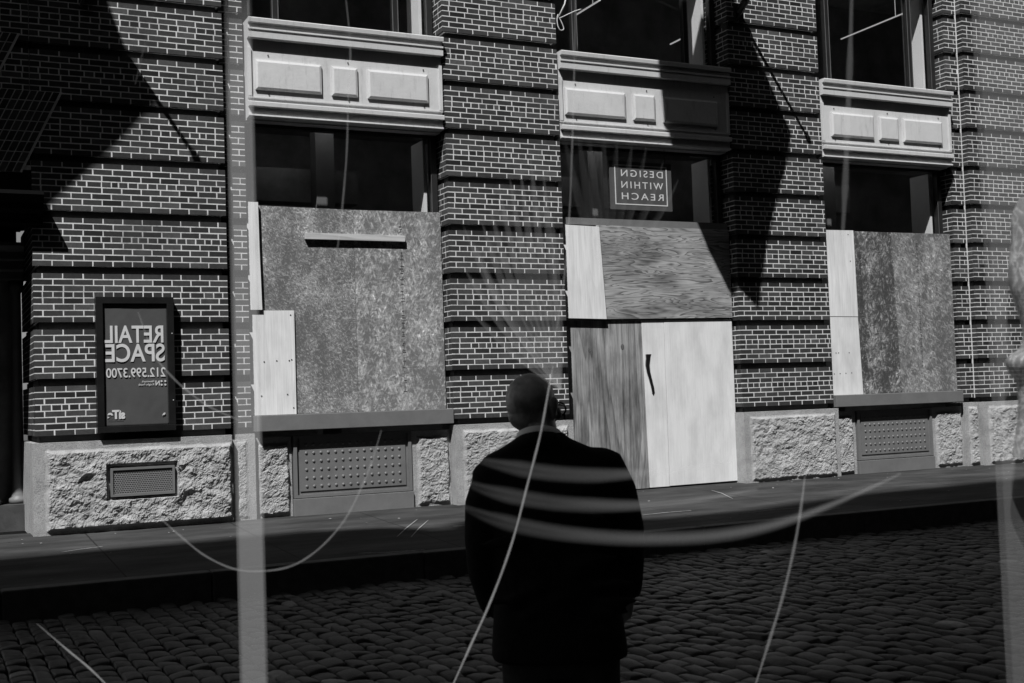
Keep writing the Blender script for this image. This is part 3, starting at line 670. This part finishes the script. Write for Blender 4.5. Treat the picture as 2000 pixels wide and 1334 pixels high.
# pendant lamps in the upper rooms
for i, (p0, p1) in enumerate((((1767, 25), (1597, 82)), ((1376, 53), (1325, 72)), ((1172, 0), (1142, 14)))):
    bm = bmesh.new(); a = wpt(*p0, .55); b_ = Vector((a.x, a.y+(1.5, .9, .7)[i], a.z)); tube(bm, [a, b_], .012, 8)
    box(bm, a.x-.004, a.x+.004, a.y+.2, a.y+.208, a.z+.01, 8.2)
    lab = ('long thin lit ceiling tube seen in the upper right window', 'short lit ceiling tube in the upper middle window near the wall shadow', 'short lit ceiling tube near the left edge of the upper middle window')[i]
    tag(obj('tube_lamp', bm, M['lamp']), lab, 'lamp', 'lit tubes in the upper rooms')
# flagpoles whose shadows cross the piers
def pole(bx, bz, label):
    r = empty('flagpole', (bx, 0, bz), label, 'flagpole', 'flagpoles on the brick piers')
    bm = bmesh.new(); tube(bm, [(bx, -.03, bz), (bx, -1.30, bz+.75)], [.028, .022], 12); ellipsoid(bm, (bx, -1.33, bz+.77), (.045, .045, .045)); obj('pole', bm, M['darkpaint'], r, True)
    bm = bmesh.new(); box(bm, bx-.07, bx+.07, -.045, .0, bz-.12, bz+.10); tube(bm, [(bx, -.04, bz-.02), (bx, -.22, bz+.1)], .055, 12); tube(bm, [(bx-.05, -.03, bz-.16), (bx, -.16, bz+.02)], .015, 8); obj('bracket', bm, M['darkpaint'], r)
pole(10.49, 6.72, 'black flagpole bracket on the pier right of the door, its shadow slanting down')
pole(1.65, 5.95, 'flagpole on the left pier above the frame, its shadow ending beside the left window')
def flag(px_pts, o0, label, bx, bz):
    pts = []
    for u, v in px_pts:
        p = wpt(u, v); pts.append(p)
    r = empty('flag', (bx, -.0, bz), label, 'flag', 'large flags above the piers')
    bm = bmesh.new(); vs = []
    for p in pts:
        oo = o0+.05*math.sin(p.x*3); vs.append(bm.verts.new((p.x-SA*oo, -oo, p.z+SB*oo)))
    f = bm.faces.new(vs); bmesh.ops.triangulate(bm, faces=[f]); bmesh.ops.subdivide_edges(bm, edges=list(bm.edges), cuts=2)
    c = obj('cloth', bm, M['flag'], r); md = c.modifiers.new("thick", 'SOLIDIFY'); md.thickness = .006
    top = max((v for v in pts), key=lambda p: p.z)
    bm = bmesh.new(); tp = Vector((top.x-SA*o0, -o0-.1, top.z+SB*o0+.05)); tube(bm, [(tp.x, 0, tp.z-1.2), tp], [.035, .022], 12); obj('pole', bm, M['darkpaint'], r)
flag([(1284, 60), (1287, 118), (1297, 240), (1318, 300), (1380, 450), (1420, 530), (1440, 560), (1482, 604), (1487, 560), (1500, 470), (1523, 370), (1535, 330), (1546, 262), (1520, 205), (1500, 170), (1470, 110), (1443, 50), (1425, -20), (1420, -90), (1284, -90)], 2.2, 'large flag above the frame casting the pointed shadow on the pier right of the door', 9.3, 10.2)
flag([(-90, -60), (185, -60), (200, 5), (243, 90), (291, 172), (305, 200), (292, 212), (245, 262), (165, 338), (110, 385), (60, 440), (-90, 440)], 2.2, 'large flag above the frame casting the broad shadow over the left pier', -.1, 9.6)
# halyard with snap hook beside the upper middle window
P = lambda u, v, d=-.1: wpt(u, v, d)
r = empty('halyard', P(1095, 0), 'white halyard rope with a snap hook beside the upper middle window', 'rope')
bm = bmesh.new(); tube(bm, [P(1112, -40), P(1103, 8), P(1091, 33)], .011, 8); tube(bm, [P(1135, 18), P(1122, 22), P(1092, 36)], .007, 8); obj('rope', bm, M['rope'], r, True)
bm = bmesh.new(); tube(bm, catmull([P(1090, 28), P(1088, 38), P(1090, 52), P(1095, 59), P(1101, 56), P(1096, 42), P(1091, 33)]), .007, 8); obj('snap_hook', bm, M['rope'], r, True)

# ================================================================== OPPOSITE BUILDING (behind the camera; its roof line shades the street)
YW = -17.
HT = .0+SB*(-1.75-YW)
OX0, OX1, OZ0, OZ1 = -4.9, -1.9, 8.3, 12.7      # made-up opening, placed to let one shaft of sun onto the see-through things
bm = bmesh.new()
roof = [(X-SA*(-YW+Y_), SB*(Y_-YW)) for X, Y_ in ((-30, -1.3), (1, -1.35), (3.6, -1.2), (4.5, -1.35), (4.9, -1.9), (5.4, -1.35), (6.2, -1.5), (7.2, -2.4), (8.6, -2.3), (11, -1.8), (15, -1.6), (75, -1.6))]  # roof heights worked back from the shade edge wanted on the pavement
HT = 26.
box(bm, -45, OX0, YW-.3, YW, -.4, HT); box(bm, OX1, 60, YW-.3, YW, -.4, HT); box(bm, OX0, OX1, YW-.3, YW, -.4, OZ0); box(bm, OX0, OX1, YW-.3, YW, OZ1, HT)
prism(bm, [(roof[0][0], HT-.2)]+[(roof[-1][0], HT-.2)]+roof[::-1], YW-.28, YW-.02)
tag(obj('opposite_building', bm, M['opposite']), 'tall plain masonry building across the street, behind the viewer, shading the road', 'building')

# ================================================================== PERSON
HZ = -.3
def px_local(u, v, d=4.3): return near(u, v, d)
PB = near(1071, 800, 4.3); ang = -.42
PO = Vector((PB.x, PB.y, HZ))
per = empty('person', PO, 'man in a dark suit seen from behind, bald head turned right, white collar', 'person')
per.rotation_euler = (0, 0, 0)
# local frame: lx right in picture, ly away from the viewer
lx = R.copy(); lx.z = 0; lx.normalize(); ly = Vector((-lx.y, lx.x, 0))
def L(x, y, z): return PO + lx*x + ly*y + Vector((0, 0, z-HZ))
def loft(bm, rings, seg=28, pw=2.4):
    rr = []
    for cx, cy, z, a, b_ in rings:
        ring = []
        for k_ in range(seg):
            t_ = 2*math.pi*k_/seg; c_, s_ = math.cos(t_), math.sin(t_); e = 2/pw
            ring.append(bm.verts.new(L(cx+a*math.copysign(abs(c_)**e, c_), cy+b_*math.copysign(abs(s_)**e, s_), z)))
        rr.append(ring)
    fs = []
    for a, b_ in zip(rr, rr[1:]):
        for k_ in range(seg): fs.append(bm.faces.new((a[k_], a[(k_+1) % seg], b_[(k_+1) % seg], b_[k_])))
    fs += [bm.faces.new(rr[0][::-1]), bm.faces.new(rr[-1])]; bmesh.ops.recalc_face_normals(bm, faces=fs)
def LE(bm, c, r, yaw=0., n=18):
    m = Matrix.Translation(L(*c)) @ Matrix((( lx.x, ly.x, 0, 0), (lx.y, ly.y, 0, 0), (0, 0, 1, 0), (0, 0, 0, 1))) @ Matrix.Rotation(-yaw, 4, 'Z') @ Matrix.Diagonal((r[0], r[1], r[2], 1))
    bmesh.ops.create_uvsphere(bm, u_segments=n, v_segments=n//2+2, radius=1, matrix=m)
def remesh(o, vox, it=4, fac=.5):
    m = o.modifiers.new("voxel", 'REMESH'); m.mode = 'VOXEL'; m.voxel_size = vox; m.use_smooth_shade = True
    s_ = o.modifiers.new("smooth", 'SMOOTH'); s_.iterations = it; s_.factor = fac
# --- body: head, neck, torso core, arms, hands, legs in one surface
bm = bmesh.new(); hy = .62; hc = (-.055, .02, 1.300)
def H(x, y, z): return (hc[0]+x*math.cos(hy)+y*math.sin(hy), hc[1]-x*math.sin(hy)+y*math.cos(hy), hc[2]+z)
LE(bm, H(0, -.012, .022), (.082, .103, .094), hy); LE(bm, H(0, .02, -.035), (.07, .082, .085), hy); LE(bm, H(0, .048, -.085), (.05, .052, .042), hy)
LE(bm, H(0, .1, -.02), (.014, .02, .03), hy); LE(bm, H(0, .082, .018), (.055, .02, .014), hy); LE(bm, H(0, .092, -.062), (.026, .014, .012), hy)
LE(bm, H(0, -.045, -.03), (.068, .055, .06), hy)
for s_ in (-1, 1):
    LE(bm, H(s_*.085, .002, -.012), (.013, .02, .035), hy); LE(bm, H(s_*.098, -.012, .002), (.007, .019, .031), hy+s_*.5); LE(bm, H(s_*.093, .0, -.035), (.009, .011, .013), hy); LE(bm, H(s_*.05, .075, -.03), (.022, .02, .024), hy)
tube(bm, [L(-.02, -.005, 1.10), L(-.035, -.005, 1.2), L(-.05, 0, 1.27)], [.075, .066, .066], 20)
tube(bm, [L(-.035, -.055, 1.16), L(-.042, -.06, 1.235)], .032, 12)
loft(bm, [(0, 0, 1.14, .1, .06), (0, 0, 1.05, .19, .09), (0, 0, .8, .17, .09), (.01, 0, .55, .18, .1), (.01, 0, .44, .17, .1)])
SH = {-1: [(-.232, 0, 1.06), (-.258, -.01, .80), (-.215, .09, .56)], 1: [(.215, 0, 1.085), (.258, -.01, .82), (.262, .06, .60)]}
for s_ in (-1, 1):
    tube(bm, [L(*p) for p in SH[s_]], [.045, .038, .027], 14)
    w0 = Vector(SH[s_][2]); dn = Vector((-.02*s_-.0, .03, -.075)) if s_ > 0 else Vector((.05, .06, -.04))
    tube(bm, [L(*w0), L(*(w0+dn*.5)), L(*(w0+dn))], [(.026, .02), (.036, .018), (.04, .016)], 14)
    base = w0+dn
    for f_ in range(4):
        off = Vector((-.0, -.027+.018*f_, 0)) if s_ > 0 else Vector((.0, 0, .027-.018*f_))
        ln = (.032, .038, .036, .028)[f_]
        d1 = dn.normalized(); inw = Vector((-s_*.9, .2, -.3)).normalized()
        b0 = base+off; b1 = b0+d1*ln; b2 = b1+(d1*.4+inw*.6)*ln*.8; b3 = b2+(inw)*ln*.6
        tube(bm, [L(*b0), L(*b1), L(*b2), L(*b3)], [.0095, .009, .0085, .007], 10)
    th = base-dn*.5; side = Vector((-s_*.01, .035, 0))
    tube(bm, [L(*th), L(*(th+side+dn*.2)), L(*(th+side*1.3+dn*.7)), L(*(th+side*1.2+dn*1.05))], [.013, .011, .01, .008], 10)
for s_ in (-1, 1):
    tube(bm, [L(.01+s_*.09, 0, .48), L(.01+s_*.095, .01, .12), L(.01+s_*.1, -.01, -.2)], [.08, .055, .035], 14)
    tube(bm, [L(.01+s_*.1, -.04, -.245), L(.01+s_*.11, .12, -.265)], [(.035, .03), (.04, .022)], 12)
o = obj('body', bm, M['skin'], per, True); remesh(o, .005, 6)
# --- jacket
bm = bmesh.new()
loft(bm, [(-.028, -.01, 1.205, .078, .075), (-.028, -.01, 1.185, .092, .085), (-.022, -.01, 1.155, .15, .095), (-.018, 0, 1.125, .215, .10), (-.01, 0, 1.085, .245, .112), (0, 0, 1.0, .24, .128), (0, 0, .9, .228, .13), (.002, 0, .78, .215, .125), (.005, 0, .66, .215, .128), (.008, 0, .55, .228, .138), (.01, .0, .44, .24, .145), (.012, .0, .415, .236, .142)], pw=2.6)
LE(bm, (-.19, 0, 1.06), (.09, .085, .06)); LE(bm, (.165, 0, 1.085), (.095, .085, .062))
tube(bm, [L(-.16, 0, 1.03), L(-.218, 0, 1.03), L(-.236, -.005, .965), L(-.245, -.01, .84), L(-.243, .02, .72), L(-.225, .06, .62), L(-.213, .085, .575)], [.058, .070, .070, .067, .062, .052, .046], 22)
tube(bm, [L(.15, 0, 1.07), L(.198, 0, 1.075), L(.230, -.005, .99), L(.254, -.01, .86), L(.262, .02, .75), L(.263, .05, .66), L(.260, .06, .615)], [.060, .070, .071, .068, .060, .053, .047], 22)
rs = random.Random(3)
for i in range(26):                               # soft folds in the cloth
    z = rs.uniform(.5, 1.08); x = rs.uniform(-.22, .22); s_ = rs.choice((-1, 1))
    LE(bm, (x, -.118-.01*rs.random(), z), (rs.uniform(.03, .09), .016, rs.uniform(.012, .03)), 0, 10)
o = obj('jacket', bm, M['cloth'], per, True); remesh(o, .009, 9, .6)
# jacket collar roll and shirt collar
def ringband(z0, z1, a0, b0, a1, b1, cx, cy, slope, t_=.004, seg=40):
    bm = bmesh.new(); A = []; B = []
    for k_ in range(seg):
        q_ = 2*math.pi*k_/seg; c_, s_ = math.cos(q_), math.sin(q_)
        A.append((L(cx+a0*c_, cy+b0*s_, z0-slope*s_), L(cx+(a0+t_)*c_, cy+(b0+t_)*s_, z0-slope*s_)))
        B.append((L(cx+a1*c_, cy+b1*s_, z1-slope*s_), L(cx+(a1+t_)*c_, cy+(b1+t_)*s_, z1-slope*s_)))
    A = [[bm.verts.new(p) for p in q_] for q_ in A]; B = [[bm.verts.new(p) for p in q_] for q_ in B]
    for k_ in range(seg):
        n = (k_+1) % seg
        for f in ((A[k_][1], A[n][1], B[n][1], B[k_][1]), (A[k_][0], B[k_][0], B[n][0], A[n][0]), (B[k_][0], B[k_][1], B[n][1], B[n][0]), (A[k_][0], A[n][0], A[n][1], A[k_][1])): bm.faces.new(f)
    bmesh.ops.recalc_face_normals(bm, faces=list(bm.faces)); return bm
obj('shirt_collar', ringband(1.15, 1.196, .082, .080, .076, .075, -.036, -.012, .036, .004), M['shirt'], per, True)
obj('jacket_collar', ringband(1.13, 1.176, .106, .100, .084, .084, -.033, -.012, .036, .006), M['cloth'], per, True)
# trousers
bm = bmesh.new(); loft(bm, [(.012, 0, .56, .19, .11), (.012, 0, .48, .205, .125), (.012, 0, .40, .208, .13), (.012, 0, .36, .2, .12)], pw=2.3)
for s_ in (-1, 1): tube(bm, [L(.012+s_*.1, 0, .42), L(.012+s_*.105, 0, .3), L(.012+s_*.105, .01, .1), L(.012+s_*.108, .0, -.24)], [(.105, .12), (.098, .11), (.078, .085), (.062, .07)], 22)
o = obj('trousers', bm, M['trouser'], per, True); remesh(o, .009, 6)
for s_ in (-1, 1):
    bm = bmesh.new(); tube(bm, [L(.01+s_*.108, -.07, -.262), L(.01+s_*.108, .0, -.255), L(.01+s_*.112, .12, -.27), L(.01+s_*.112, .2, -.28)], [(.036, .03), (.042, .042), (.048, .03), (.03, .016)], 16); obj('shoe', bm, M['darkpaint'], per, True)
# glasses
bm = bmesh.new()
for s_ in (-1, 1):
    c_ = H(s_*.034, .112, -.012); pts = []
    for k_ in range(17):
        q_ = 2*math.pi*k_/16; pts.append(L(*H(s_*.04+.03*math.cos(q_), .112-.004*abs(math.cos(q_)), -.016+.024*math.sin(q_))))
    tube(bm, pts, .0036, 8, False)
    tube(bm, [L(*H(s_*.07, .108, -.006)), L(*H(s_*.085, .05, -.0)), L(*H(s_*.089, .0, .002)), L(*H(s_*.086, -.018, -.015))], .0034, 8)
tube(bm, [L(*H(-.01, .114, -.008)), L(*H(.01, .114, -.008))], .0024, 8)
obj('glasses', bm, M['darkpaint'], per, True)

# ================================================================== REFLECTIONS IN THE GLASS, BUILT AS PALE SEE-THROUGH THINGS NEAR THE VIEWER
def post(u0, u1, label, mat, dep=.05, d=2.2, dx=0):
    a = near(u0, 667, d); b_ = near(u1, 667, d); bm = bmesh.new()
    dv = Vector((ly.x, ly.y, 0))*dep; z0, z1 = -.3, 3.6
    cs = [Vector((a.x, a.y, 0)), Vector((b_.x, b_.y, 0)), Vector((b_.x, b_.y, 0))+dv, Vector((a.x, a.y, 0))+dv]
    lo = [bm.verts.new((c_.x, c_.y, z0)) for c_ in cs]; hi = [bm.verts.new((c_.x, c_.y, z1)) for c_ in cs]
    bm.faces.new(lo[::-1]); bm.faces.new(hi)
    for i in range(4): bm.faces.new((lo[i], lo[(i+1) % 4], hi[(i+1) % 4], hi[i]))
    bmesh.ops.recalc_face_normals(bm, faces=list(bm.faces))
    return tag(obj('translucent_post', bm, mat), label, 'post', 'pale see-through posts')
post(453, 503, 'narrow pale see-through upright post standing left of the left window', M['ghost_post'], .02)
post(1944, 2080, 'wide pale see-through upright post at the right edge of the photo', M['ghost_post2'], .03)
def cord(pts, label, mat='ghost_cord', r_=.0021, d=2.2, d2=None):
    n = len(pts); P_ = [near(u, v, d+((d2 or d)-d)*i/(n-1)) for i, (u, v) in enumerate(pts)]
    Q_ = catmull(P_, 8); m_ = len(Q_); bm = bmesh.new(); tube(bm, Q_, [r_*(.25+.75*min(1, (i+1)/9, (m_-i)/9))*(1+.12*math.sin(i*.9)) for i in range(m_)], 8)
    tag(obj('hanging_cord', bm, M[mat], smooth=True), label, 'cord', 'loose pale cords')
cord([(312, -30), (300, 20), (283, 85), (264, 165)], 'short thin pale cord in the shaded brickwork at the upper left', 'ghost_cord2', .0016)
cord([(270, 610), (300, 690), (335, 735), (372, 768), (410, 795), (470, 822)], 'pale cord crossing the lower letters of the poster case', 'ghost_cord2', .0018)
cord([(308, 1008), (350, 1045), (400, 1085), (460, 1112), (520, 1115), (575, 1103), (625, 1070), (670, 1020), (700, 965), (725, 905), (745, 840)], 'U shaped pale cord sagging over the pavement below the left window', 'ghost_cord3', .0017)
cord([(72, 1218), (130, 1268), (180, 1310), (240, 1370)], 'straight pale cord in the bottom left corner over the cobbles', 'ghost_cord', .0016)
cord([(870, 1370), (915, 1270), (960, 1170), (1000, 1060), (1032, 940), (1055, 850), (1070, 770), (1080, 715)], 'long pale cord running down over the man\'s head and back', 'ghost_cord', .0019)
cord([(1084, 660), (1100, 560), (1112, 420), (1118, 270), (1122, 120), (1124, -40)], 'very faint straight pale cord above the man, in front of the middle pier edge', 'ghost_cord2', .0014)
cord([(1462, 1380), (1500, 1260), (1530, 1160), (1553, 1060), (1566, 980), (1572, 930)], 'thick pale cord hanging over the cobbles right of the man', 'ghost_cord3', .0028)
cord([(672, -30), (684, 90), (680, 200), (677, 300), (668, 410), (655, 520)], 'faint pale cord hanging in front of the left window', 'ghost_cord2', .0016)
cord([(1664, -30), (1660, 120), (1655, 250), (1650, 380), (1645, 470)], 'faint broad pale cord in front of the right window', 'ghost_leaf', .006)
# three curved bands of reflected light, modelled as see-through tubes
rl = empty('reflected_light_bands', near(1300, 1000, 1.2), 'three faint curved pale rails stacked one above the other across the man\'s back', 'light_reflection')
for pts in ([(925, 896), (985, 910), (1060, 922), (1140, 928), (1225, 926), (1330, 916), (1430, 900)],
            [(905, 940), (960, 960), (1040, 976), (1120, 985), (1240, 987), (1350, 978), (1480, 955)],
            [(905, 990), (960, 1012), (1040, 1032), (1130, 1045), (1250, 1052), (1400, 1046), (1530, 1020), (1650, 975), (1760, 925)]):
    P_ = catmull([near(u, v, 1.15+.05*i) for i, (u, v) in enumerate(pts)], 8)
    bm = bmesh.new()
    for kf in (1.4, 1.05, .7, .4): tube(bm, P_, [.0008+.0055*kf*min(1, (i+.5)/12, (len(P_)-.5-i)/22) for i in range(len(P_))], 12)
    obj('light_band', bm, M['ghost_light_band'], rl, True)
# marble sculpture at the right edge
def sculpture():
    k = NT("grey_marble", .35, .5)
    v = k.n("ShaderNodeTexNoise", Scale=16., Detail=6., Distortion=2.5); k.l(k.tc, v.inputs["Vector"])
    a_ = k.math('ABSOLUTE', k.math('SUBTRACT', v.outputs["Fac"], .5)); k.col(k.ramp(a_, [(0, .75), (.012, .42), (.05, .27), (.2, .2)])); k.b.inputs["Alpha"].default_value = .7
    prof = [(1999, 385), (1988, 405), (1981, 430), (1980, 470), (1974, 520), (1975, 560), (1984, 590), (1995, 625), (1999, 655), (1992, 680), (1975, 692), (1966, 703), (1966, 716), (1975, 733), (1985, 750), (1988, 790), (1985, 830), (1978, 880), (1976, 893)]
    cx = 2062; d = 2.15; c0 = near(cx, 667, d); bm = bmesh.new(); seg = 36; rings = []
    P2 = catmull([Vector((u, v_, 0)) for u, v_ in prof], 5)
    for p in P2:
        q_ = near(p.x, p.y, d); r_ = (Vector((q_.x, q_.y, 0))-Vector((c0.x, c0.y, 0))).length; z = q_.z
        ring = []
        for k_ in range(seg):
            t_ = 2*math.pi*k_/seg; rr = r_*(1 if abs(math.pi-t_) < .1 else 1-.12*(1+math.cos(2*t_+1))/2*abs(math.sin(t_)))
            vv = lx*math.cos(t_)*rr + ly*math.sin(t_)*rr*.85
            ring.append(bm.verts.new((c0.x+vv.x, c0.y+vv.y, z)))
        rings.append(ring)
    for a, b_ in zip(rings, rings[1:]):
        for k_ in range(seg): bm.faces.new((a[k_], a[(k_+1) % seg], b_[(k_+1) % seg], b_[k_]))
    bm.faces.new(rings[0]); bm.faces.new(rings[-1]); bmesh.ops.recalc_face_normals(bm, faces=list(bm.faces))
    r = empty('sculpture', (c0.x, c0.y, -.3), 'veined grey marble sculpture with a curved profile, cut by the right edge', 'sculpture')
    obj('figure', bm, k.m, r, True)
    bm = bmesh.new(); zb = near(1976, 893, d).z; lathe(bm, [(.05, -.3), (.05, zb-.004)], c0.x, c0.y, 24); obj('pedestal', bm, M['ghost_post2'], r, True)
sculpture()
# faint palm leaves in front of the pier
pr_ = empty('palm_plant', near(1150, 900, 2.5), 'faint pale palm fronds fanned over the middle pier and middle window', 'plant')
def blades(u0, v0, tips, wd=.012, mat='ghost_leaf'):
    for (u, v, bnd) in tips:
        bm = bmesh.new(); P_ = catmull([near(u0, v0, 2.5), near((u0+u)/2+bnd, (v0+v)/2, 2.46), near(u, v, 2.42)], 8); n = len(P_); L_, R_ = [], []
        for i, p in enumerate(P_):
            t_ = i/(n-1); ww = wd*math.sin(math.pi*min(1, t_*.9+.08)); dvec = (P_[min(i+1, n-1)]-P_[max(i-1, 0)]).normalized(); s_ = dvec.cross(fw).normalized()
            L_.append(bm.verts.new(p+s_*ww-fw*.002)); R_.append((bm.verts.new(p-s_*ww), bm.verts.new(p+fw*.003)))
        for i in range(n-1):
            bm.faces.new((L_[i], L_[i+1], R_[i+1][1], R_[i][1])); bm.faces.new((R_[i][1], R_[i+1][1], R_[i+1][0], R_[i][0]))
        obj('leaf', bm, M[mat], pr_, True)
blades(1095, 760, [(905, 440, -20), (925, 470, -20), (940, 430, -18), (955, 400, -16), (975, 370, -14), (995, 345, -12), (1015, 325, -9), (1035, 300, -5), (905, 520, -16), (1060, 330, 2), (915, 600, -10), (1078, 420, 3)], .0085, 'ghost_leaf2')
blades(1180, 540, [(1100, 262, -6), (1128, 255, -4), (1150, 262, 0), (1178, 250, 1), (1205, 262, 3), (1235, 270, 6), (1262, 285, 10), (1295, 315, 14), (1325, 350, 16)], .009)
